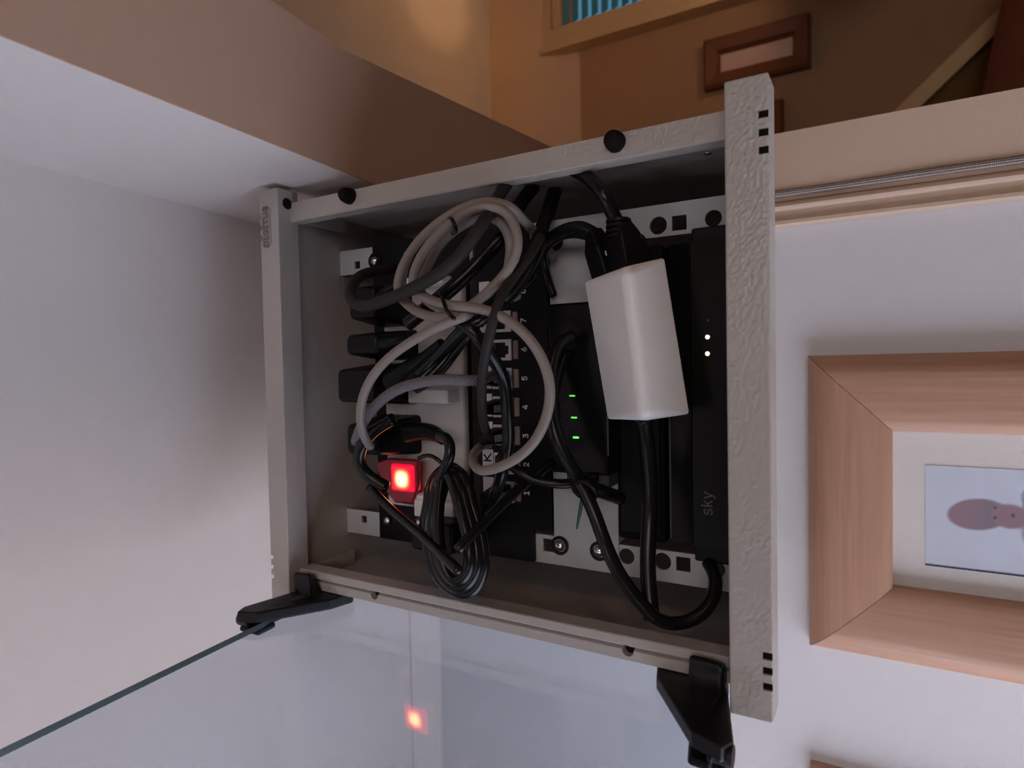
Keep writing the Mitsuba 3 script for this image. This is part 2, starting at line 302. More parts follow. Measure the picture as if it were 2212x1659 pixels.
def baby(p, n, uv):
    """flat print: a baby lying on white, head to the left of the picture's top"""
    paper = mi.Color3f(0.58, 0.62, 0.74)
    def ell(cx, cz, a, b, soft, ang=0.0):
        ca, sa = math.cos(ang), math.sin(ang); dx, dz = p.x - cx, p.z - cz
        u, v = (dx * ca + dz * sa) / a, (-dx * sa + dz * ca) / b
        return 1 - mikit.smoothstep(1 - soft, 1 + soft, dr.sqrt(u * u + v * v))
    nz = mikit.fbm(p.x * 260, p.z * 260, 3.0)
    skin, lace = mi.Color3f(0.30, 0.20, 0.245), mi.Color3f(0.235, 0.245, 0.36)
    c = paper
    lump = dr.maximum(ell(-0.0940 + HDX, -0.1655 + HDZ, 0.0205, 0.0225, 0.28 + 0 * nz), ell(-0.1225 + HDX, -0.1660 + HDZ, 0.0165, 0.0220, 0.25))
    lump = dr.maximum(lump, ell(-0.108 + HDX, -0.198 + HDZ, 0.040, 0.045, 0.12))
    edge = mikit.smoothstep(0.25, 0.6, lump * (0.55 + 0.9 * nz))
    c = mikit.mix(c, mikit.mix(lace, (0.36, 0.38, 0.49), nz), edge)
    c = mikit.mix(c, skin, ell(-0.1090 + HDX, -0.1545 + HDZ, 0.0125, 0.0150, 0.3))
    c = mikit.mix(c, mikit.mix((0.245, 0.20, 0.245), skin, mikit.smoothstep(-0.125, -0.105, p.z - HDZ)), ell(-0.1080 + HDX, -0.1150 + HDZ, 0.0128, 0.0205, 0.10, 0.15))
    c = mikit.mix(c, skin, ell(-0.1075 + HDX, -0.1355 + HDZ, 0.0098, 0.0120, 0.14))
    for ex, ez, s in ((-0.1015, -0.1262, 0.0010), (-0.1095, -0.1262, 0.0011), (-0.1065, -0.1375, 0.0013)):
        c = mikit.mix(c, (0.10, 0.07, 0.09), 0.75 * ell(ex + HDX, ez + HDZ, s * 1.2, s, 0.5))
    return c
HDX, HDZ = 0.0, 0.0
pbr('baby_print', mikit.proc(baby), 0.35, 0.4)
def frame_at(dx, label, group):
    t = thing('picture_frame', label, 'picture frame', group)
    x1, x0 = PX + dx, PX + dx - 0.2635
    framed(t, x0, x1, PZ - 0.36, PZ, WALL_Y, big, ('oak_level', 'oak_upright'), 0.03, 'mat_board')
    return t, x0, x1
t, fx0, fx1 = frame_at(0.0, 'broad oak picture frame holding a photograph of a baby, below the cabinet', None)
b = (-0.1535, -0.0700, PZ - 0.36 + 0.09, -0.0795)      # the print: x0, x1, z0, z1
part(t, 'photograph', box(b[0], b[1], WALL_Y - 0.0072, WALL_Y - 0.006, b[2], b[3]), 'baby_print', 'photograph of a baby in pale blue lace', smooth=False)
part(t, 'print_edge', box(b[0] - 0.0010, b[0] + 0.0001, WALL_Y - 0.0078, WALL_Y - 0.006, b[2], b[3]), 'ink_blue' if 'ink_blue' in scene else pbr('ink_blue', lin(52, 60, 92), 0.6, 0.2), smooth=False)
t, _, _ = frame_at(-0.3755, 'oak picture frame of which only one corner shows, lowest on the right edge', None)
part(t, 'photograph', box(fx0 - 0.3755 + 0.09, fx1 - 0.3755 - 0.09, WALL_Y - 0.0072, WALL_Y - 0.006, PZ - 0.27, PZ - 0.09), 'far_print', smooth=False)
small = [(0.0, 0.0), (0.0, 0.020), (0.006, 0.026), (0.030, 0.020), (0.036, 0.010), (0.036, 0.0)]
t = thing('picture_frame', 'small dark reddish wooden frame with a pale picture on the far wall', 'picture frame')
framed(t, 0.652, 0.765, 0.075, 0.300, 1.2, small, ('far_frame_wood', 'far_frame_wood'), 0.01, 'far_print')
t = thing('picture_frame', 'dark wooden frame half hidden behind the lower cabinet rail on the far wall', 'picture frame')
framed(t, 0.478, 0.594, 0.130, 0.34, 1.2, small, ('far_frame_wood', 'far_frame_wood'), 0.01, 'far_print')

# ------------------------------------------------------------------ staircase and seat far off in the next room
st = prism_z([(0, 0), (1, 0), (1, 1), (0, 1)], 0, 1)
def slope(x0, z0, x1, z1, w, y0, y1):
    d = np.array([x1 - x0, z1 - z0]); d /= np.linalg.norm(d); q = np.array([-d[1], d[0]]) * w
    pts = [(x, y, z) for y in (y0, y1) for x, z in ((x0, z0), (x1, z1), (x1 - q[0], z1 - q[1]), (x0 - q[0], z0 - q[1]))]
    return Manifold.hull_points(np.array(pts))
t = thing('staircase', 'sloping pale stair string with a dark panelled side in the next room', 'staircase')
part(t, 'string_board', slope(0.43, 0.012, 1.05, -0.667, 0.030, 1.15, 1.197), 'rail_wood', smooth=False)
part(t, 'side_panel', slope(0.40, -0.006, 1.02, -0.690, 0.42, 1.165, 1.197), 'stair_dark', smooth=False)
t = thing('armchair', 'dark red-brown armchair with a pale cushion beneath the stairs', 'armchair')
part(t, 'backrest', hull([(0.36, 1.06, -0.245), (0.66, 1.06, -0.30), (0.36, 1.06, -0.8), (0.70, 1.06, -0.8)], 0.06), 'sofa_cloth')
part(t, 'seat', hull([(0.36, 0.60, -0.80), (0.70, 0.60, -0.80), (0.36, 1.0, -0.78), (0.70, 1.0, -0.78)], 0.08), 'sofa_cloth')
part(t, 'armrest', hull([(0.77, 0.62, -0.62), (0.77, 1.02, -0.62), (0.77, 0.62, -1.6), (0.77, 1.02, -1.6)], 0.06), 'sofa_cloth')
part(t, 'armrest', hull([(0.29, 0.62, -0.62), (0.29, 1.02, -0.62), (0.29, 0.62, -1.6), (0.29, 1.02, -1.6)], 0.06), 'sofa_cloth')
part(t, 'base', cbox(0.30, 0.76, 0.56, 1.08, -1.9, -0.86, 0.01), 'sofa_cloth')
part(t, 'cushion', hull([(0.50, 0.99, -0.285), (0.60, 0.99, -0.36), (0.46, 0.97, -0.42), (0.56, 0.97, -0.5)], 0.028), 'cushion_cloth', 'pale beige cushion')
# ------------------------------------------------------------------ the cabinet
CAB = thing('network_cabinet', 'grey steel wall-mounted network cabinet, open, crammed with black devices and cables', 'cabinet')
F0, F1, HB = -0.0123, 0.0075, 0.3605       # front rails: front and rear edge, cabinet height
XS, XI = 0.1470, 0.1325                       # side posts: outer and inner edge
sd = [(0.0, 0.012), (0.0785, 0.012), (0.2995, 0.048), (0.2995, 0.348), (0.0, 0.348)]
part(CAB, 'side_panel', prism_x(sd, 0.1452, 0.1468), 'paint_grey', smooth=False)
part(CAB, 'side_panel', prism_x(sd, -0.1468, -0.1452), 'paint_grey', smooth=False)
part(CAB, 'top_panel', box(-0.1468, 0.1468, F1 - 0.001, 0.2995, 0.346, 0.3478), 'paint_grey', smooth=False)
part(CAB, 'bottom_panel', prism_x([(F1 - 0.001, 0.0122), (0.0785, 0.0122), (0.2995, 0.0482), (0.2995, 0.0500), (0.0780, 0.0140), (F1 - 0.001, 0.0140)], -0.1468, 0.1468), 'paint_grey', smooth=False)
part(CAB, 'back_panel', box(-0.1452, 0.1452, 0.2975, 0.2990, 0.049, 0.346), 'paint_grey', smooth=False)
# right post with its lip, left post with a groove
part(CAB, 'side_post', cbox(XI, XS, 0.0, 0.012, 0.018, 0.343, 0.0008), 'paint_grey', smooth=False)
lp = [(-XS, 0.012), (-XS, 0.0006), (-XS + 0.0006, 0.0), (-0.1412, 0.0), (-0.1408, 0.0004), (-0.1400, 0.0030), (-0.1388, 0.0030), (-0.1382, -0.0010), (-0.1376, -0.0014), (-XI - 0.0006, -0.0014), (-XI, -0.0008), (-XI, 0.012)]
post = prism_z(lp, 0.018, 0.343)
for z in (0.2665, 0.0777): post -= rod((-0.1412, -0.01, z), (-0.1412, 0.02, z), 0.0034)
part(CAB, 'side_post', post, 'paint_grey', smooth=False)
for z in (0.2665, 0.0777): part(CAB, 'post_hole', rod((-0.1412, 0.0055, z), (-0.1412, 0.0075, z), 0.0033), 'rubber', 'dark round hole in the left post')
def end_rail(z0, z1, notch_z, notch_x):
    m = hull([(x, y, z) for x in (-0.1545, 0.1545) for y in (F0 + 0.0015, F1 - 0.0015) for z in (z0 + 0.0015, z1 - 0.0015)], 0.0015, 16)
    m = hull([(x, F0 + 0.0011, z) for x in (-0.1549, 0.1549) for z in (z0 + 0.0011, z1 - 0.0011)] + [(x, F1 - 0.0011, z) for x in (-0.1549, 0.1549) for z in (z0 + 0.0011, z1 - 0.0011)], 0.0011)
    for x in notch_x: m -= box(x - 0.0019, x + 0.0019, F0 - 0.01, F0 + 0.012, notch_z - 0.0022, notch_z + 0.0022)
    return m
part(CAB, 'front_rail', end_rail(0.3403, HB, HB - 0.0012, (0.1364, 0.1282, 0.1202, -0.1236, -0.1312, -0.1388)), 'paint_grey')
part(CAB, 'front_rail', end_rail(0.0, 0.0203, 0.0024, (0.1368, 0.1283, 0.1200, -0.1231, -0.1304, -0.1382)), 'paint_grey')
for x in (0.1368, 0.1283, 0.1200, -0.1231, -0.1304, -0.1382):
    part(CAB, 'slot', box(x - 0.0019, x + 0.0019, F0 + 0.0016, F0 + 0.0118, 0.0003, 0.0046), 'rubber', 'dark slot in the lower front rail', smooth=False)
# inner corner flanges where the posts meet the top and bottom panels
for s in (1, -1):
    part(CAB, 'corner_flange', box(min(s * 0.1335, s * 0.1452), max(s * 0.1335, s * 0.1452), 0.012, 0.056, 0.3395, 0.3407), 'paint_grey', smooth=False)
    part(CAB, 'corner_flange', box(min(s * 0.1335, s * 0.1452), max(s * 0.1335, s * 0.1452), 0.012, 0.056, 0.0185, 0.0200), 'paint_grey', smooth=False)
def bumper(x, z, r, y=-0.0002):
    prof = [(0, 0), (r, 0), (r * 0.98, 0.003), (r * 0.86, 0.0062), (r * 0.6, 0.0085), (0, 0.0098)]
    m = Manifold.revolve(CrossSection([np.array(prof, float)], m3.FillRule.NonZero), 28)
    return m.transform(np.array([[1, 0, 0, x], [0, 0, -1, y], [0, 1, 0, z]], float))
part(CAB, 'rubber_bumper', bumper(0.1425, 0.2790, 0.0057), 'rubber', 'black rubber bumper on the right post')
part(CAB, 'rubber_bumper', bumper(0.1420, 0.0802, 0.0057), 'rubber', 'black rubber bumper on the right post')
part(CAB, 'rail_plug', dome((0.1455, -0.0033, 0.3403), 0.0042, 0.0012, (0, 0, -1)), 'rubber', 'black plug under the top rail')
# maker's plate on the top rail
LP = part(CAB, 'name_plate', cbox(0.1142, 0.1418, F0 - 0.0008, F0 + 0.001, 0.3478, 0.3578, 0.0004), 'logo_plate', 'small grey name plate')
w = meshkit.text_mesh('DIGITUS', 0.0052).bounds; tw = w[1][0] - w[0][0]
L = lettering('DIGITUS', 0.0052, 0.0004, True); L.apply_translation([0.128 - tw / 2 - w[0][0], F0 - 0.0008, 0.3502])
part(LP, 'lettering', L, 'logo_ink', smooth=False)
# rack rails with square and round holes
RY = 0.055
def rack_rail(s):
    x0, x1 = sorted((s * 0.0985, s * 0.1185))
    m = box(x0, x1, RY, RY + 0.0018, 0.0145, 0.3458)
    xm = s * 0.1057
    for z, r in ((0.0403, 0.0050), (0.0738, 0.0055), (0.0975, 0.0052), (0.2240, 0.0045), (0.2900, 0.0045)): m -= rod((xm, RY - 0.01, z), (xm, RY + 0.01, z), r, 28)
    for z, q in ((0.0607, 0.0045), (0.1542, 0.0045), (0.2080, 0.0045), (0.2550, 0.0045), (0.3265, 0.0030)): m -= box(xm - q, xm + q, RY - 0.01, RY + 0.01, z - q, z + q)
    return m
part(CAB, 'rack_rail', rack_rail(1), 'plate_grey', smooth=False)
part(CAB, 'rack_rail', rack_rail(-1), 'plate_grey', smooth=False)
for s in (1, -1):   # the rails' returns to the side, which close the view past them
    part(CAB, 'rail_return', box(min(s * 0.1167, s * 0.1185), max(s * 0.1167, s * 0.1185), RY + 0.001, 0.0768, 0.0145, 0.3458), 'plate_grey', smooth=False)
def screw(px_point, r=0.0036, cup=True, yoff=0.0):
    x, y, z = px_point
    k = part(CAB, 'screw', dome((x, y - 0.0012, z), r, 0.0024), 'chrome', 'bright domed screw head' )
    if cup:
        ringm = rod((x, y + 0.001, z), (x, y - 0.0012, z), r * 1.75, 28) - rod((x, y + 0.0005, z), (x, y - 0.01, z), r * 1.2, 28)
        part(k, 'washer', ringm, 'black_gloss', 'black cup washer')
for p, cup in (((-0.10386, 0.05300, 0.14447), True), ((-0.10389, 0.05300, 0.11557), True), ((0.10366, 0.05200, 0.14445), True), ((0.10642, 0.05300, 0.30484), True), ((-0.10308, 0.05300, 0.29829), False), ((0.10734, 0.05300, 0.27102), False)):
    screw(p, 0.0037 if cup else 0.0034, cup)
part(CAB, 'screw', dome((0.14500, 0.05619, 0.04334), 0.0024, 0.0012, (-1, 0, 0)), 'chrome', 'small bright screw inside the right side panel')
for p in ((0.14500, 0.05825, 0.35784), (-0.14500, 0.06462, 0.37479), (-0.14500, 0.05581, 0.34275)):
    part(CAB, 'side_hole', dome(p, 0.0022, 0.0003, (-1 if p[0] > 0 else 1, 0, 0)), 'rubber', 'small dark hole in the side panel')
# glass door, swung open to the left, and its two black corner hinges
def door_quad(y0, y1, z0, z1):
    X = lambda y: -0.1563 + 0.0506 * (min(y, 0.0) + 0.0436)
    return np.array([(X(y0), y0, z0), (X(y0), y0, z1), (X(y1), y1, z1), (X(y1), y1, z0)])
y0, y1, z0, z1 = 0.050, -0.315, 0.0205, 0.3292
dq = door_quad(y0, y1, z0, z1)
DOOR = part(CAB, 'glass_door', trimesh.Trimesh(dq, [[0, 1, 2], [0, 2, 3]], process=False), 'tinted_glass', 'grey tinted glass door, open', smooth=False)
off = np.array([0.002, 0.0, 0.0])
for a, b in ((0, 1), (1, 2), (2, 3), (3, 0)):
    A, B = dq[a], dq[b]; mid = dq.mean(0); n = np.cross(B - A, [1, 0, 0]); n /= np.linalg.norm(n); n = n if n @ (mid - A) > 0 else -n
    part(DOOR, 'edge', Manifold.hull_points(np.array([A + off, A - off, B + off, B - off, A + off + n * 0.0003, A - off + n * 0.0003, B + off + n * 0.0003, B - off + n * 0.0003])), 'glass_edge', 'dark polished glass edge', smooth=False)
def hinge(flip):
    mz = lambda z: HB - z if flip else z
    poly = [(0.0105, 0.0620), (-0.0065, 0.0575), (-0.0480, 0.0290), (-0.0525, 0.0167), (-0.0460, 0.0137), (-0.0020, 0.0250), (0.0125, 0.0285)]
    pts, rr = [], []
    for y, z in poly:
        y2 = y * 0.985 - 0.0008
        for x in (-0.1540, -0.1490): pts.append((x + 0.0505 * (min(y2, 0) + 0.0) * 0.3, y2, mz(z))); rr.append(0.0016)
    m = hull(pts, rr)
    lug = hull([(-0.1545, -0.0085, mz(0.0262)), (-0.1345, -0.0100, mz(0.0262)), (-0.1335, -0.0100, mz(0.0385)), (-0.1545, -0.0085, mz(0.0400)), (-0.1545, 0.004, mz(0.0262)), (-0.1400, 0.004, mz(0.0262)), (-0.1545, 0.004, mz(0.0400))], 0.0022)
    m += lug
    outer = hull([(-0.1615, -0.0500, mz(0.0165)), (-0.1625, -0.0480, mz(0.0300)), (-0.1605, -0.0380, mz(0.0160)), (-0.161, -0.0380, mz(0.0320))], 0.0022)
    pin = rod((-0.1558, -0.0475, mz(0.0120)), (-0.1558, -0.0475, mz(0.0225)), 0.0050)
    return m + outer + pin
part(CAB, 'hinge', hinge(False), 'hinge_black', 'lower black plastic corner hinge')
part(CAB, 'hinge', hinge(True), 'hinge_black', 'upper black plastic corner hinge')
# ------------------------------------------------------------------ devices in the rack
# power strip along the top, sockets to the front
t = thing('power_strip', 'white power strip lying across the top of the cabinet behind the black plugs', 'power strip')
SX0, SX1, SYF, SZ0, SZ1 = -0.0880, 0.0860, 0.0450, 0.2165, 0.2920
part(t, 'body', rbox(SX0, SX1, SYF, 0.0535, SZ0, SZ1, 0.003), 'strip_white')
part(t, 'mounting_plate', box(-0.1185, 0.1185, 0.0532, 0.0548, SZ0 - 0.001, 0.3080), 'black_plastic', 'black mounting plate', smooth=False)
part(t, 'clip', cbox(*(-0.00609, 0.00394, 0.03000, 0.04620, 0.22011, 0.25616), 0.0008), 'white_plastic', 'white retaining clip on the strip', smooth=False)
part(t, 'clip', cbox(*(-0.08992, -0.07722, 0.03000, 0.04620, 0.21714, 0.25312), 0.0008), 'white_plastic', 'white retaining clip on the strip', smooth=False)
part(t, 'clip', cbox(*(-0.08113, -0.07386, 0.03200, 0.04620, 0.23874, 0.25446), 0.0008), 'white_plastic', smooth=False)
part(t, 'clip', cbox(*(0.08008, 0.08671, 0.03400, 0.04620, 0.22515, 0.26245), 0.0008), 'white_plastic', 'white retaining clip on the strip', smooth=False)
# the lit red switch at the strip's left end
hs = hull([(-0.05337, 0.03000, 0.28621), (-0.04950, 0.03000, 0.27500), (-0.04936, 0.03000, 0.24926), (-0.06544, 0.03000, 0.24889), (-0.07865, 0.03000, 0.25452), (-0.07934, 0.03000, 0.26964), (-0.07029, 0.03000, 0.27937),
           (-0.05660, 0.04400, 0.29315), (-0.05263, 0.04400, 0.25833), (-0.08371, 0.04400, 0.26378), (-0.07632, 0.04400, 0.28667)], 0.0018)
scene['red_housing'] = {'type': 'twosided', 'bsdf': {'type': 'principled', 'base_color': col((0.30, 0.012, 0.025)), 'roughness': 0.25, 'specular': 0.5}}
sw = part(t, 'switch_housing', hs, 'red_housing', 'translucent red switch cover')
CX, CY, CZ = (-0.06227, 0.02620, 0.26096)
K_RED = 1.5
rk = rbox(*sorted(((-0.07168, 0.02650, 0.26151)[0], (-0.05128, 0.02650, 0.26085)[0])), 0.0265, 0.036, *sorted(((-0.06183, 0.02650, 0.24985)[2], (-0.06348, 0.02650, 0.27197)[2])), 0.0022)
key = part(sw, 'lit_rocker', rk, 'red_housing', 'glowing red rocker')
scene[key]['emitter'] = {'type': 'area', 'radiance': {'type': 'rgb', 'value': [0.75 * K_RED, 0.004, 0.030]}}
for i, (a, bb, c) in enumerate(((0.0086, 0.0088, (1.0, 0.010, 0.035)), (0.0079, 0.0080, (1.5, 0.05, 0.05)), (0.0071, 0.0071, (2.2, 0.16, 0.07)), (0.0063, 0.0062, (3.0, 0.42, 0.10)), (0.0054, 0.0052, (4.0, 0.95, 0.22)), (0.0044, 0.0041, (5.0, 2.2, 0.75)))):
    th = np.linspace(0, 2 * np.pi, 40, endpoint=False); y = 0.02645 - 0.00006 * i
    V = np.vstack([[CX, y - 0.0001, CZ]] + [[CX + a * math.copysign(abs(math.cos(q)) ** 0.75, math.cos(q)), y + 0.00003, CZ + bb * math.copysign(abs(math.sin(q)) ** 0.75, math.sin(q))] for q in th])
    m = trimesh.Trimesh(V, [[0, 1 + k, 1 + (k + 1) % 40] for k in range(40)], process=False)
    k2 = part(sw, 'lamp_lens', m, 'red_housing', smooth=False)
    scene[k2]['emitter'] = {'type': 'area', 'radiance': {'type': 'rgb', 'value': [K_RED * x for x in c]}}

# black plugs in the strip
def plug(name, label, corners, neck, r=0.004, mat='black_plastic'):
    t = thing(name, label, 'plug', 'black plugs in the power strip')
    part(t, 'body', hull(corners, r), mat)
    part(t, 'cable_neck', tube(neck[0], neck[1], 5), mat)
def blk(x0, x1, y0, y1, z0, z1, ins=0.004, taper=0.004):
    return [(x, y, z) for x in (x0 + ins, x1 - ins) for z in (z0 + ins, z1 - ins) for y in (y1,)] + [(x, y0 + ins, z) for x in (x0 + ins + taper, x1 - ins - taper) for z in (z0 + ins + taper, z1 - ins - taper)]
plug('power_plug', 'black plug in the white strip nearest the coiled pale cable, uppermost in the photo', blk(0.052, 0.084, 0.008, 0.0455, 0.262, 0.296), ([(0.066, 0.014, 0.268), (0.072, 0.006, 0.256), (0.080, 0.012, 0.246)], (0.005, 0.004, 0.0038)))
plug('power_plug', 'black square plug in the white strip behind the loose ends of the pale cable', blk(0.026, 0.049, 0.004, 0.0455, 0.257, 0.296), ([(0.037, 0.010, 0.262), (0.038, 0.004, 0.250), (0.042, 0.012, 0.240)], (0.005, 0.004, 0.0038)))
plug('power_plug', 'large black plug in the middle of the white strip with a long slanting neck', blk(-0.008, 0.024, 0.000, 0.0455, 0.258, 0.302), ([(0.00861, 0.01200, 0.25395), (0.01893, 0.01200, 0.23683), (0.02770, 0.01400, 0.22515), (0.03610, 0.01200, 0.21039)], (0.0100, 0.0080, 0.0045, 0.0038)))
plug('power_plug', 'black plug in the white strip directly above the glowing red switch in the photo', blk(-0.046, -0.016, 0.002, 0.0455, 0.256, 0.296), ([(-0.02704, 0.02200, 0.25067), (-0.02550, 0.02200, 0.23584), (-0.02740, 0.02000, 0.22211), (-0.03079, 0.01800, 0.21555)], (0.0075, 0.0065, 0.0055, 0.0035)))
t = thing('power_adapter', 'black adapter block below the white strip at its left end, under the red switch', 'adapter')
part(t, 'body', rbox(-0.1085, -0.0870, 0.012, 0.0445, 0.2060, 0.2420, 0.003), 'black_plastic')
part(t, 'mark', dome((-0.08825, 0.01180, 0.23467), 0.0015, 0.0004, (0, -1, 0)), 'print_white', 'small white mark')

# patch panel
PY = 0.050
t = thing('patch_panel', 'black patch panel with numbered metal jacks and handwritten white labels', 'patch panel')
PX = lambda n: -0.0692 + (n - 1) * 0.0201
face = box(-0.1175, 0.1175, PY, PY + 0.004, 0.1640, 0.2065) + box(-0.0945, 0.0945, PY, PY + 0.004, 0.1500, 0.1640)
for n in range(1, 9): face -= box(PX(n) - 0.0075, PX(n) + 0.0075, PY - 0.01, PY + 0.02, 0.1770, 0.1935)
part(t, 'faceplate', face, 'black_plastic', smooth=False)
part(t, 'housing', box(-0.092, 0.092, PY + 0.004, PY + 0.026, 0.152, 0.205), 'black_matte', smooth=False)
for n in range(1, 9):
    x = PX(n)
    j = box(x - 0.0074, x + 0.0074, PY - 0.0022, PY + 0.004, 0.1772, 0.1933) - box(x - 0.0054, x + 0.0054, PY - 0.01, PY + 0.0032, 0.1820, 0.1925) - box(x - 0.003, x + 0.003, PY - 0.01, PY + 0.0032, 0.1795, 0.1830)
    k = part(t, 'jack', j, 'steel', 'metal-shielded network jack', smooth=False)
    part(k, 'contact', box(x - 0.0053, x + 0.0053, PY + 0.0026, PY + 0.0036, 0.1796, 0.1924), 'ink_black', smooth=False)
    part(t, 'jack_latch', cbox(x - 0.0066, x + 0.0066, PY - 0.0016, PY + 0.001, 0.1725, 0.1764, 0.0006), 'jack_latch' if 'jack_latch' in scene else pbr('jack_latch', lin(150, 128, 120), 0.5, 0.3), smooth=False)
    L = lettering(str(n), 0.0042, 0.0003, True); c = L.bounds.mean(0); L.apply_translation([x - c[0], PY - L.bounds[1][1], 0.1682 - c[2]])
    part(t, 'port_number', L, 'print_white', smooth=False)
strokes = {7: [((-.004, .002), (.004, -.001))], 6: [((-.005, -.002), (0, .003)), ((0, .003), (.003, -.003))], 5: [((-.004, 0), (.004, .001))], 4: [((-.005, -.002), (-.001, .002)), ((.001, -.002), (.004, .002))],
           3: [((-.006, -.0018), (-.0055, .0026)), ((-.0075, .0026), (-.0035, .0026)), ((-.001, -.002), (-.001, .003)), ((-.001, .003), (.003, .0026)), ((-.001, .0005), (.002, .0005)), ((-.001, -.002), (.003, -.002))],
           2: [((-.0048, -.0022), (-.0046, .0028)), ((0, -.0022), (0, .0028)), ((0.0002, .0003), (.0045, .0028)), ((0.0008, .0008), (.0050, -.0022))], 1: [((-.003, -.002), (-.003, .003))], 8: [((-.002, -.002), (.002, .002))]}
for n in range(1, 9):
    x = PX(n) + 0.001
    k = part(t, 'label', box(x - 0.0082, x + 0.0082, PY - 0.0005, PY, 0.1950, 0.2040), 'paper_label', 'white label with handwriting', smooth=False)
    inks = []
    for a, b in strokes[n]:
        a3, b3 = [(x + q[0], PY - 0.0007, 0.1993 + q[1] * 1.15) for q in (a, b)]; inks.append(rod(a3, b3, 0.00055, 8))
    part(k, 'handwriting', joined(*inks), 'ink_black', smooth=False)
# plugged ends in the patch panel
for n, mat, lab in ((5, 'black_plastic', 'black network plug in jack five of the patch panel'), (4, 'black_plastic', 'black network plug in jack four of the patch panel'), (3, 'black_plastic', 'black network plug in jack three of the patch panel'), (1, 'black_plastic', 'black network plug in jack one of the patch panel')):
    x = PX(n); q = thing('network_plug', lab, 'plug', 'plugs in the patch panel')
    part(q, 'boot', hull([(x - 0.0045, 0.046, 0.1805), (x + 0.0045, 0.046, 0.1805), (x - 0.0045, 0.046, 0.1910), (x + 0.0045, 0.046, 0.1910), (x - 0.002, 0.022, 0.1835), (x + 0.002, 0.022, 0.1835), (x - 0.002, 0.022, 0.188), (x + 0.002, 0.022, 0.188)], 0.0012), mat)
    part(q, 'latch', hull([(x - 0.002, 0.045, 0.1770), (x + 0.002, 0.045, 0.1770), (x - 0.002, 0.028, 0.1795), (x + 0.002, 0.028, 0.1795)], 0.0005), 'mark_grey')
    part(q, 'connector', cbox(x - 0.0052, x + 0.0052, 0.044, 0.0525, 0.1824, 0.1922, 0.0004), 'black_gloss', smooth=False)

# shelf plate carrying the small switch
t = thing('rack_shelf', 'pale grey rack shelf plate held by domed screws below the patch panel', 'shelf')
part(t, 'front_plate', cbox(-0.1180, 0.1180, 0.0532, 0.0555, 0.1022, 0.1492, 0.0004), 'plate_grey', smooth=False)
part(t, 'tray', box(-0.097, 0.097, 0.0555, 0.0765, 0.1022, 0.1036), 'plate_grey', smooth=False)
t = thing('network_switch', 'small black network switch with three green lights in front of the grey shelf plate', 'network switch')
part(t, 'casing', rbox(-0.0490, 0.0590, 0.028, 0.0532, 0.0985, 0.1385, 0.002), 'black_gloss')
part(t, 'end_cap', cbox(-0.0580, -0.0488, 0.034, 0.0530, 0.1010, 0.1300, 0.001), 'mark_grey2' if 'mark_grey2' in scene else pbr('mark_grey2', lin(78, 72, 74), 0.5, 0.3), 'grey end piece', smooth=False)
scene['green_led'] = {'type': 'diffuse', 'reflectance': {'type': 'rgb', 'value': [0.05, 0.3, 0.05]}}
for p, s in (((0.00049, 0.02770, 0.12192), 0.9), ((-0.01321, 0.02770, 0.12090), 1.0), ((-0.02573, 0.02770, 0.11986), 1.2)):
    x, y, z = p
    k = part(t, 'status_light', hull([(x, y, z - 0.0015), (x, y, z + 0.0015)], 0.0006 * s), 'green_led', 'green status light')
    scene[k]['emitter'] = {'type': 'area', 'radiance': {'type': 'rgb', 'value': [0.14 * s, 1.0 * s, 0.10 * s]}}
    part(t, 'port', box(x - 0.0052, x + 0.0052, 0.0277, 0.0283, z + 0.0048, z + 0.0125), 'ink_black', smooth=False)
part(t, 'edge_line', rod((-0.036, 0.0282, 0.0987), (0.050, 0.0282, 0.0987), 0.0006), 'mark_grey2')

t = thing('media_box', 'plain black box between the small switch and the router, in the shade', 'box')
part(t, 'casing', rbox(-0.0925, 0.0930, 0.050, 0.0765, 0.0700, 0.1012, 0.002), 'black_matte')
part(t, 'front_panel', cbox(-0.088, 0.089, 0.0488, 0.052, 0.0725, 0.0985, 0.0006), 'black_plastic', smooth=False)

# router at the bottom
t = thing('router', 'flat black router with two green lights at the bottom of the cabinet', 'router')
RYF = 0.045
cs = [(RYF, 0.0150), (RYF, 0.0515), (RYF + 0.001, 0.0525), (RYF + 0.0035, 0.0655), (RYF + 0.006, 0.0672), (0.0765, 0.0672), (0.0765, 0.0150)]
part(t, 'casing', prism_x(cs, -0.0900, 0.0915), 'black_gloss', smooth=25)
part(t, 'front_edge', rod((-0.0885, RYF + 0.0036, 0.0662), (0.005, RYF + 0.0036, 0.0662), 0.0007), 'mark_grey2', 'thin grey edge line')
for ex in ((-0.1005, -0.0898), (0.0913, 0.1000)):
    part(t, 'end_bracket', cbox(ex[0], ex[1], RYF + 0.004, 0.076, 0.0150, 0.0520, 0.001), 'black_plastic', smooth=False)
for px, s in ((728, 1.0), (764, 1.0)):
    x, y, z = (0.03475, 0.04480, 0.04218) if px == 728 else (0.02497, 0.04480, 0.04228)
    k = part(t, 'status_light', dome((x, RYF, z), 0.00135, 0.0005), 'green_led', 'bright green status light')
    scene[k]['emitter'] = {'type': 'area', 'radiance': {'type': 'rgb', 'value': [4.5, 9.0, 1.6]}}
part(t, 'status_light', dome((0.04451, 0.04500, 0.04186), 0.0006, 0.0003), 'mark_grey', 'unlit status light')
w = meshkit.text_mesh('sky', 0.0066); L = lettering('sky', 0.0066, 0.0003); c = L.bounds.mean(0); q = (-0.06359, 0.04500, 0.04271)
L.apply_translation([q[0] - c[0], RYF - L.bounds[1][1], q[2] - c[2]]); part(t, 'lettering', L, 'logo_grey', smooth=False)

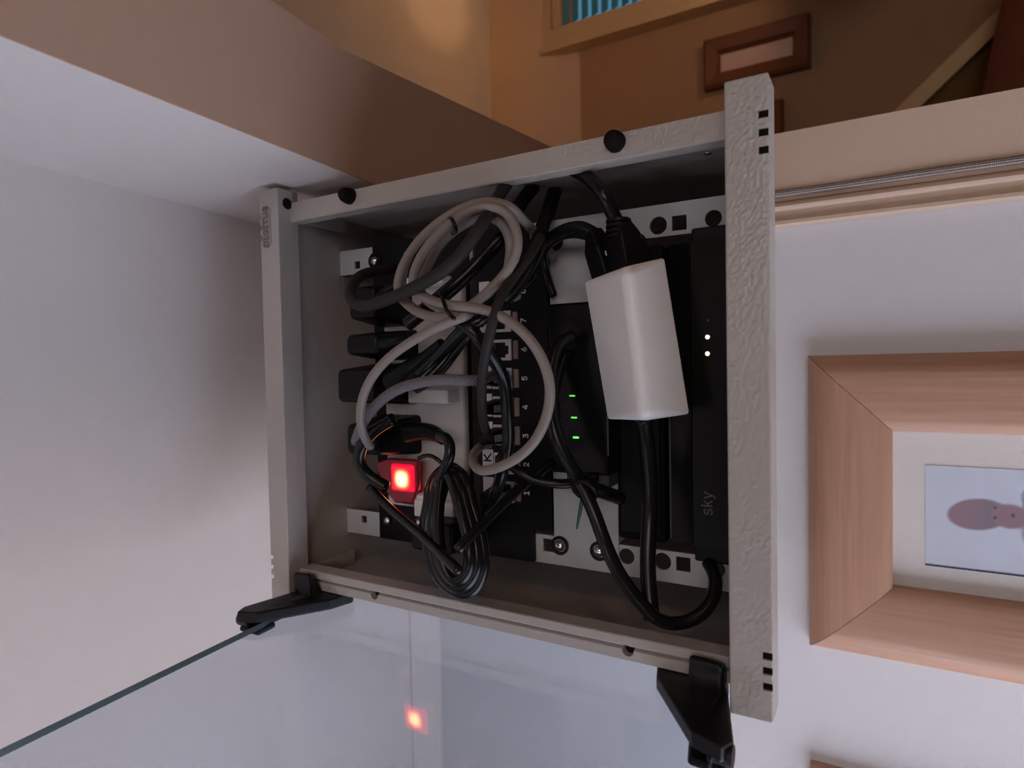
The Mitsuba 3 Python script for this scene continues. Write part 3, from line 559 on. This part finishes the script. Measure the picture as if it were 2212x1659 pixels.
# white power injector leaning on the router
t = thing('power_injector', 'white power injector box with a lit white light, leaning on the black router', 'power injector')
N1, N2 = np.array((0.07596, -0.00400, 0.07304)), np.array((-0.01317, -0.00400, 0.06317))
A1, A2 = np.array((0.07044, 0.01800, 0.10736)), np.array((-0.01339, 0.01800, 0.09368))
R1, R2 = np.array((0.07934, 0.01600, 0.05955)), np.array((-0.00912, 0.01600, 0.04641))
B1, B2 = A1 + R1 - N1, A2 + R2 - N2
ctr = (N1 + N2 + B1 + B2) / 4
def inset(p, r): return p + (ctr - p) / np.linalg.norm(ctr - p) * r * 1.5
body = hull([inset(N1, .0065), inset(N2, .0065)] + [inset(p, .0018) for p in (A1, A2, R1, R2, B1, B2)], [0.0065, 0.0065] + [0.0018] * 6, 24)
part(t, 'casing', body, 'white_plastic', smooth=35)
u = (N1 + A1 - N2 - A2); u /= np.linalg.norm(u); v = (A1 + A2 - N1 - N2) / 2; v -= u * (v @ u); v /= np.linalg.norm(v); nn = np.cross(u, v)
if nn[1] > 0: nn = -nn
verts = np.array(tm(body).vertices); top_off = (verts @ nn).max()
fc = (A1 + A2 + N1 + N2) / 4
def onface(a, b, h=0.0):
    """a along the box (from the face centre), b across it, on the outer face"""
    p = fc + u * a + v * b; cand = verts[np.abs((verts - p) @ u) < 0.06]; d = A_off
    return p + nn * (d - p @ nn + h)
sel = np.argsort(-(verts @ nn)); A_off = np.percentile(verts @ nn, 99.5)
A_off = max(((q + (ctr - q) / np.linalg.norm(ctr - q) * 0.0027) @ nn + 0.0018) for q in (A1, A2))
A_off = min(A_off, top_off)
def find(px_pt):
    """centre-line ray of a measured mark met with the face plane"""
    o = np.array(EYE); d = np.array(px_pt) - o; k = (A_off - o @ nn) / (d @ nn); return o + d * k
lc = np.array((0.05019, 0.01091, 0.09160))
m = hull([lc + v * 0.0018, lc - v * 0.0018], 0.00115)
k = part(t, 'status_light', m, 'white_plastic', 'oval white status light')
scene[k]['emitter'] = {'type': 'area', 'radiance': {'type': 'rgb', 'value': [3.6, 4.6, 6.4]}}
mc = np.array((0.00492, 0.00912, 0.08375)); s = 0.0042
def stroke(pts, r=0.00022, closed=False): return tube([mc + u * a + v * b + nn * 0.0001 for a, b in pts], r, 4, 8, closed)
rr = [(s * 0.55 * x, s * 0.82 * y) for x, y in ((-1, -.8), (-.85, -1), (.85, -1), (1, -.8), (1, .8), (.85, 1), (-.85, 1), (-1, .8))]
part(t, 'maker_mark', joined(stroke(rr, 0.00018, True), stroke([(-.001, -.0010), (.0012, -.0008), (-.0008, 0), (.0012, .0004), (-.001, .0012)], 0.0003)), 'mark_grey', 'small rounded rectangular mark')
# its two plugs
def inj_plug(name, lab, a, b, w, d, mat='black_plastic'):
    t = thing(name, lab, 'plug', None); a, b = np.array(a), np.array(b); e = b - a; e /= np.linalg.norm(e); f = np.cross(e, nn); f /= np.linalg.norm(f); g = np.cross(e, f)
    pts = [a + f * i * w + g * j * d for i in (-1, 1) for j in (-1, 1)] + [a + (b - a) * 0.6 + f * i * w * 0.95 + g * j * d * 0.95 for i in (-1, 1) for j in (-1, 1)] + [b + f * i * w * 0.42 + g * j * d * 0.5 for i in (-1, 1) for j in (-1, 1)]
    part(t, 'body', hull(pts, 0.0014), mat); return t
tp = inj_plug('network_plug', 'broad black plug in the top of the white injector, with a ribbed sleeve', (0.07674, 0.01400, 0.08053), (0.10206, 0.01400, 0.08461), 0.0088, 0.0060)
for i in range(4):
    c = np.array((0.10206, 0.01400, 0.08461)) * (1 - i * 0.12) + np.array((0.07674, 0.01400, 0.08053)) * i * 0.12
    part(tp, 'sleeve_rib', rod(c - np.array([0.0008, 0, 0]), c + np.array([0.0008, 0, 0]), 0.0072 + i * 0.0006), 'black_plastic')
tp = inj_plug('network_plug', 'narrow black plug beside the broad one in the top of the white injector', (0.07307, 0.01800, 0.09344), (0.09801, 0.01600, 0.10068), 0.0062, 0.0055)
part(tp, 'contact', rod((0.08485, 0.00800, 0.09046), (0.08216, 0.00800, 0.08994), 0.0004), 'print_white', 'bright metal contact')
t = single('signal_wire', tube([(0.09324, 0.01800, 0.07616), (0.09199, 0.01800, 0.07233), (0.08828, 0.02000, 0.07167), (0.08118, 0.02200, 0.07188)], 0.0016, 6), 'cable_black', 'thin black wire hooked beside the broad plug on the injector', 'wire')
# ------------------------------------------------------------------ cables
RN = 0.0030
def cable(name, label, pts, r, mat, group=None, closed=False, cat='cable', n=8):
    return single(name, tube(pts, r, n, 14, closed), mat, label, cat, group, smooth=True)
# pale grey network cable: a tied coil of several turns, then a long sweep down to the patch panel
coil = [(0.09048, 0.04600, 0.14210), (0.10023, 0.03000, 0.14265), (0.10905, 0.00000, 0.14105), (0.11341, -0.01200, 0.14263), (0.11614, -0.01800, 0.15351), (0.11356, -0.02000, 0.17262), (0.10345, -0.02200, 0.19392), (0.08785, -0.02400, 0.20984), (0.07027, -0.02600, 0.21543), (0.05789, -0.02800, 0.20494), (0.05046, -0.03000, 0.18587), (0.05178, -0.02800, 0.16872), (0.06273, -0.02400, 0.15105), (0.07713, -0.02000, 0.13756), (0.09145, -0.01800, 0.13350), (0.10759, -0.01800, 0.14017), (0.11281, -0.02200, 0.15297), (0.10689, -0.02600, 0.17027), (0.09499, -0.02900, 0.18635), (0.08269, -0.03100, 0.19564), (0.07114, -0.03200, 0.19839), (0.06265, -0.03300, 0.19012), (0.05647, -0.03400, 0.17259), (0.05374, -0.03400, 0.15490), (0.04878, -0.03200, 0.13931), (0.03893, -0.03000, 0.12496), (0.02496, -0.02700, 0.11534), (0.00912, -0.02400, 0.11179), (-0.00586, -0.02200, 0.11424), (-0.02112, -0.02200, 0.12182), (-0.03225, -0.02200, 0.13402), (-0.03982, -0.02100, 0.14973), (-0.04212, -0.01600, 0.16468), (-0.03797, -0.00600, 0.17559), (-0.03487, 0.01200, 0.18418), (-0.03518, 0.03600, 0.19411), (-0.03579, 0.04600, 0.19542)]
g1 = cable('network_cable', 'pale grey network cable tied in a coil, sweeping down to the patch panel', coil, 0.00295, 'cable_grey')
cable('network_cable', 'pale grey network cable running from the coil down left past the plugs', [(0.06466, 0.02000, 0.15561), (0.07360, -0.00200, 0.15006), (0.08885, -0.00800, 0.14427), (0.10251, -0.01000, 0.14723), (0.10958, -0.01200, 0.15812), (0.10598, -0.01500, 0.17291), (0.09522, -0.01700, 0.18909), (0.08180, -0.01800, 0.19874), (0.06913, -0.01900, 0.20343), (0.05821, -0.02000, 0.19217), (0.05371, -0.02100, 0.17525), (0.05013, -0.03000, 0.16086), (0.04512, -0.03600, 0.17311), (0.03824, -0.03800, 0.19039), (0.02858, -0.04000, 0.20852), (0.01559, -0.04000, 0.22526), (0.00105, -0.03800, 0.23650), (-0.01200, -0.03400, 0.24235), (-0.02319, -0.02800, 0.24563), (-0.03218, -0.01800, 0.24957)], 0.0029, 'cable_grey')
cable('network_cable', 'short pale grey cable loop lying inside the coil', [(0.05807, -0.01000, 0.15738), (0.04889, -0.01200, 0.16967), (0.04935, -0.01400, 0.18029), (0.04992, -0.01500, 0.19188), (0.05597, -0.01600, 0.20732), (0.06620, -0.01600, 0.21943), (0.08137, -0.01400, 0.22061), (0.09584, -0.01200, 0.21417), (0.10888, -0.01000, 0.19751), (0.11580, -0.00800, 0.17745), (0.11441, -0.00600, 0.15848), (0.10040, -0.00400, 0.14377), (0.08385, -0.00400, 0.14350), (0.06612, -0.00600, 0.15967), (0.05593, -0.00800, 0.17906)], 0.0027, 'cable_grey')
cable('network_cable', 'grey braided cable bowing from the lower left up to the patch panel', [(-0.03094, -0.01000, 0.27065), (-0.01754, -0.02000, 0.25463), (-0.00398, -0.02400, 0.23822), (0.00636, -0.02500, 0.21913), (0.01096, -0.02400, 0.20054), (0.01247, -0.02000, 0.18399), (0.01158, -0.01200, 0.17065), (0.01222, 0.00600, 0.17338), (0.01341, 0.03400, 0.18594)], 0.00345, 'cable_braided')
single('cable_tie', tube([(0.10556, -0.01600, 0.18426), (0.10739, -0.03000, 0.17172), (0.10219, -0.03600, 0.16497), (0.09990, -0.03000, 0.16765), (0.10116, -0.01600, 0.18056)], 0.0011, 6), 'black_gloss', 'black tie around the upper part of the pale cable coil', 'cable tie')
single('cable_tie', tube([(0.06499, -0.02000, 0.18774), (0.05786, -0.03700, 0.17267), (0.05325, -0.03900, 0.16938), (0.04891, -0.03800, 0.16632), (0.04695, -0.03400, 0.16531), (0.04567, -0.02200, 0.17106)], 0.0011, 6), 'black_gloss', 'black tie with a bowed tail at the lower part of the pale coil', 'cable tie')
# dark cables
cable('power_cable', 'dark grey cable crossing over the pale coil to the plugs at the left', [(0.14693, 0.02400, 0.15193), (0.13533, 0.01200, 0.15618), (0.12027, -0.00400, 0.15562), (0.10234, -0.02600, 0.15194), (0.08713, -0.03400, 0.15908), (0.07706, -0.03800, 0.16878), (0.07027, -0.03900, 0.18350), (0.06478, -0.03800, 0.20256), (0.06081, -0.03400, 0.22573), (0.06110, -0.02800, 0.24580), (0.06892, -0.02000, 0.26191), (0.08203, -0.00400, 0.27228), (0.09140, 0.02000, 0.28032), (0.09813, 0.05000, 0.28369)], 0.0038, 'cable_dark_grey')
cable('power_cable', 'black cable arching from the upper rail to the broad injector plug', [(0.14906, 0.03000, 0.13175), (0.13986, 0.02200, 0.11734), (0.12867, 0.01200, 0.10169), (0.11654, 0.00600, 0.09083), (0.10773, 0.01000, 0.08749), (0.09994, 0.01400, 0.08464)], 0.0041, 'cable_black')
cable('network_cable', 'black cable curving over the grey shelf plate to the narrow injector plug', [(0.09094, 0.04400, 0.14938), (0.09774, 0.03400, 0.14139), (0.10130, 0.02400, 0.13041), (0.10280, 0.01800, 0.11867), (0.10201, 0.01600, 0.10863), (0.09743, 0.01600, 0.10039)], 0.0036, 'cable_black')
cable('network_cable', 'second black cable running beside the first into the narrow injector plug', [(0.06593, 0.04600, 0.14259), (0.08113, 0.04200, 0.14579), (0.09252, 0.03400, 0.14285), (0.09836, 0.02600, 0.13209), (0.10027, 0.02200, 0.11995), (0.09724, 0.02000, 0.10684), (0.09317, 0.02000, 0.10035)], 0.0028, 'cable_black')
cable('network_cable', 'black cable hanging straight down across the left jacks of the patch panel', [(0.09814, 0.01000, 0.13300), (0.08264, -0.00600, 0.13423), (0.06922, -0.01800, 0.13829), (0.05615, -0.03000, 0.13944), (0.04212, -0.03400, 0.14218), (0.02630, -0.03000, 0.14941), (0.00958, -0.02000, 0.15847), (-0.00795, -0.00800, 0.16630), (-0.02151, 0.01000, 0.17536), (-0.03072, 0.03400, 0.18627)], 0.0030, 'cable_dark_grey')
cable('network_cable', 'black cable dropping from the tangle to the lower jacks of the patch panel', [(0.04936, -0.02200, 0.17807), (0.04407, -0.02600, 0.16438), (0.03412, -0.02200, 0.15688), (0.02147, -0.01200, 0.15311), (0.00842, -0.00400, 0.15237), (-0.00829, 0.00000, 0.15315), (-0.02455, 0.00400, 0.15521), (-0.04107, 0.00600, 0.15948), (-0.05753, 0.01200, 0.16831), (-0.07169, 0.03000, 0.18554)], 0.0040, 'cable_black')
cable('network_cable', 'black cable slanting from the big middle plug up into the tangle', [(0.01485, -0.01600, 0.20859), (0.02462, -0.01400, 0.19697), (0.03453, -0.01800, 0.18238), (0.04213, -0.02400, 0.16778), (0.04765, -0.02200, 0.15654), (0.05580, -0.01000, 0.15221), (0.06594, 0.00600, 0.15029), (0.07846, 0.02000, 0.14453)], 0.0038, 'cable_black')
cable('network_cable', 'thinner black cable just below the slanting one across the white strip', [(0.00553, -0.00600, 0.21875), (0.01462, -0.01000, 0.19881), (0.02667, -0.01200, 0.18478), (0.03809, -0.01600, 0.17065), (0.04463, -0.01400, 0.16510)], 0.0026, 'cable_black')
cable('network_cable', 'thick black cable behind the coil from the top corner to the plugs', [(0.14487, 0.06000, 0.16378), (0.12736, 0.04000, 0.16480), (0.10512, 0.01200, 0.15959), (0.08824, 0.00600, 0.17356), (0.07413, 0.00000, 0.18766), (0.06034, -0.00400, 0.20720), (0.04912, -0.00600, 0.22517)], 0.0050, 'cable_black')
cable('network_cable', 'black cable over the patch panel from the upper corner to the slanting tangle', [(0.14269, 0.07400, 0.15412), (0.11843, 0.04500, 0.14655), (0.09382, 0.01200, 0.13669), (0.07640, 0.00400, 0.14240), (0.06230, -0.00400, 0.15110), (0.05355, -0.01000, 0.16079)], 0.0052, 'cable_black')
cable('network_cable', 'black cable hanging between patch panel and small switch, leftmost of the pair', [(0.03701, 0.02000, 0.11710), (0.03135, 0.01000, 0.12244), (0.01697, 0.00200, 0.12373), (0.00025, -0.00400, 0.12199), (-0.01790, -0.00600, 0.11805), (-0.03558, -0.00400, 0.11105), (-0.04842, 0.00200, 0.10344), (-0.05511, 0.01200, 0.09666), (-0.06204, 0.03000, 0.09192)], 0.0042, 'cable_black')
cable('network_cable', 'black cable hanging between patch panel and small switch, running down to the bottom panel', [(0.02818, 0.02400, 0.12478), (0.01112, 0.01400, 0.12666), (-0.00815, 0.00600, 0.12437), (-0.02749, 0.00200, 0.11790), (-0.04511, 0.00000, 0.10718), (-0.06263, -0.00200, 0.09680), (-0.08444, -0.00200, 0.08817), (-0.10194, 0.00200, 0.08057), (-0.11546, 0.00600, 0.07128), (-0.12393, 0.01000, 0.06357), (-0.12786, 0.01800, 0.05481), (-0.12462, 0.02600, 0.04476), (-0.11665, 0.03400, 0.03869), (-0.10720, 0.04200, 0.03849), (-0.10069, 0.05000, 0.04421)], 0.0040, 'cable_black')
cable('network_cable', 'black cable bowing under the patch panel towards the shelf', [(-0.03753, 0.01000, 0.16522), (-0.04411, 0.00600, 0.15214), (-0.05002, 0.00800, 0.14086), (-0.05271, 0.01200, 0.12948), (-0.05291, 0.01800, 0.11849), (-0.04964, 0.02800, 0.10605)], 0.0030, 'cable_black')
cable('power_cable', 'stiff black cable slanting down left from the patch panel with a free end', [(-0.04295, 0.02800, 0.13789), (-0.05242, 0.01000, 0.14527), (-0.06351, -0.00800, 0.15300), (-0.07406, -0.02800, 0.15769), (-0.08416, -0.04200, 0.16330)], 0.0032, 'cable_black')
cable('power_cable', 'black cable below the red switch ending free over the bottom of the cabinet', [(-0.06395, 0.00000, 0.26734), (-0.07176, -0.00600, 0.25021), (-0.08017, -0.01400, 0.22581), (-0.08568, -0.02600, 0.19974), (-0.09029, -0.03800, 0.17685), (-0.09471, -0.04600, 0.15984)], 0.0031, 'cable_black')
cable('power_cable', 'thick black cable hanging from the lower end of the white injector', [(-0.01146, 0.01200, 0.07072), (-0.02377, 0.01600, 0.07057), (-0.04306, 0.02000, 0.07047), (-0.06512, 0.02200, 0.07086), (-0.08589, 0.01800, 0.07097), (-0.10610, 0.01400, 0.06969), (-0.12506, 0.01000, 0.06679)], 0.0046, 'cable_black')
cable('power_cable', 'black cable looping out of the plug beside the red switch', [(-0.02305, -0.01200, 0.19804), (-0.02540, -0.01400, 0.18906), (-0.03253, -0.01600, 0.18569), (-0.04261, -0.01600, 0.18952), (-0.05333, -0.01200, 0.19893), (-0.06730, -0.00400, 0.21100)], 0.0034, 'cable_black')
cable('power_cable', 'thin black wire bowed across the white strip above the red switch in the photo', [(-0.03983, -0.00600, 0.21821), (-0.03721, -0.00800, 0.20893), (-0.03922, -0.00800, 0.20188), (-0.04400, -0.00600, 0.19685)], 0.0013, 'cable_black')
cable('power_cable', 'black cable curving round the plug at the far left of the strip', [(-0.01386, -0.01000, 0.23575), (-0.02194, -0.01200, 0.25059), (-0.03255, -0.01200, 0.26190), (-0.04530, -0.01000, 0.26684), (-0.05527, -0.00600, 0.26149), (-0.06221, -0.00200, 0.25007)], 0.0042, 'cable_black')
# hanging bundle of black cable: several turns
def bundle():
    turns = []
    for i in range(7):
        a = i % 4
        top = (985 + 8 * a, 1010 + 14 * a); bot = (1000 + 6 * a - 10 * (i // 4), 1282 - 18 * a); y0 = -0.004 - 0.004 * i
        L = (925 + 13 * a, 1150 + 6 * a); Rr = (1046 - 13 * a, 1170 + 4 * a)
        turns.append((top, Rr, bot, L, y0))
    return turns
BUN = [
 [(-0.05470, -0.00400, 0.20683), (-0.04608, -0.01000, 0.18396), (-0.06126, -0.01600, 0.17057), (-0.08258, -0.01800, 0.16242), (-0.10026, -0.02000, 0.16027), (-0.11410, -0.02200, 0.16661), (-0.11671, -0.02400, 0.17612), (-0.11032, -0.02400, 0.18984), (-0.09768, -0.02200, 0.19885), (-0.08163, -0.01800, 0.20365), (-0.06510, -0.01200, 0.20407)],
 [(-0.05050, -0.00800, 0.19998), (-0.04836, -0.01400, 0.18404), (-0.06343, -0.02000, 0.17199), (-0.08289, -0.02300, 0.16381), (-0.09788, -0.02500, 0.16156), (-0.10867, -0.02700, 0.16711), (-0.11188, -0.02800, 0.17522), (-0.10452, -0.02800, 0.18600), (-0.09279, -0.02600, 0.19208), (-0.07984, -0.02200, 0.19616), (-0.06376, -0.01600, 0.19805)],
 [(-0.04641, -0.01200, 0.19327), (-0.05162, -0.01800, 0.18269), (-0.06689, -0.02400, 0.17272), (-0.08351, -0.02700, 0.16578), (-0.09599, -0.02900, 0.16410), (-0.10459, -0.03000, 0.16827), (-0.10632, -0.03100, 0.17429), (-0.09949, -0.03100, 0.18089), (-0.08828, -0.02900, 0.18549), (-0.07551, -0.02500, 0.18949), (-0.05998, -0.01800, 0.19283)],
 [(-0.05855, -0.00200, 0.21227), (-0.04430, -0.00600, 0.19211), (-0.06015, -0.01000, 0.17732), (-0.08183, -0.01200, 0.16763), (-0.09934, -0.01400, 0.16543), (-0.11435, -0.01500, 0.17194), (-0.11881, -0.01600, 0.18351), (-0.11108, -0.01600, 0.19798), (-0.09781, -0.01400, 0.20574), (-0.08135, -0.01000, 0.21135), (-0.06691, -0.00600, 0.21098)],
 [(-0.05127, -0.00200, 0.19701), (-0.06442, -0.00600, 0.18368), (-0.08082, -0.00800, 0.17573), (-0.09780, -0.00900, 0.17342), (-0.11114, -0.01000, 0.17867), (-0.11608, -0.01000, 0.18766), (-0.10856, -0.01000, 0.19723), (-0.09315, -0.00800, 0.20420), (-0.07572, -0.00500, 0.20519), (-0.06057, -0.00300, 0.20174)],
]
t = thing('cable_bundle', 'bundle of glossy black cable hanging in loops over the bottom of the cabinet', 'cable')
for q in BUN: part(t, 'turn', tube(q, 0.0037, 7, 14, True), 'cable_black', smooth=True)
# tie on the switch cables with its green-lit tail
t = thing('cable_tie', 'thin cable tie with a pointed tail hanging over the grey shelf plate', 'cable tie')
part(t, 'tail', tube([(-0.05155, 0.00400, 0.10436), (-0.05868, 0.00600, 0.10654), (-0.06875, 0.00800, 0.10939), (-0.07844, 0.01000, 0.11227)], (0.0013, 0.0012, 0.0010, 0.0005), 6), 'tie_green')
part(t, 'band', tube([(-0.04959, 0.00000, 0.10902), (-0.04624, -0.00600, 0.09993), (-0.05136, -0.00200, 0.09547), (-0.05922, 0.00800, 0.10210), (-0.05760, 0.01000, 0.11068)], 0.0016, 6, 10, True), 'black_plastic', smooth=True)
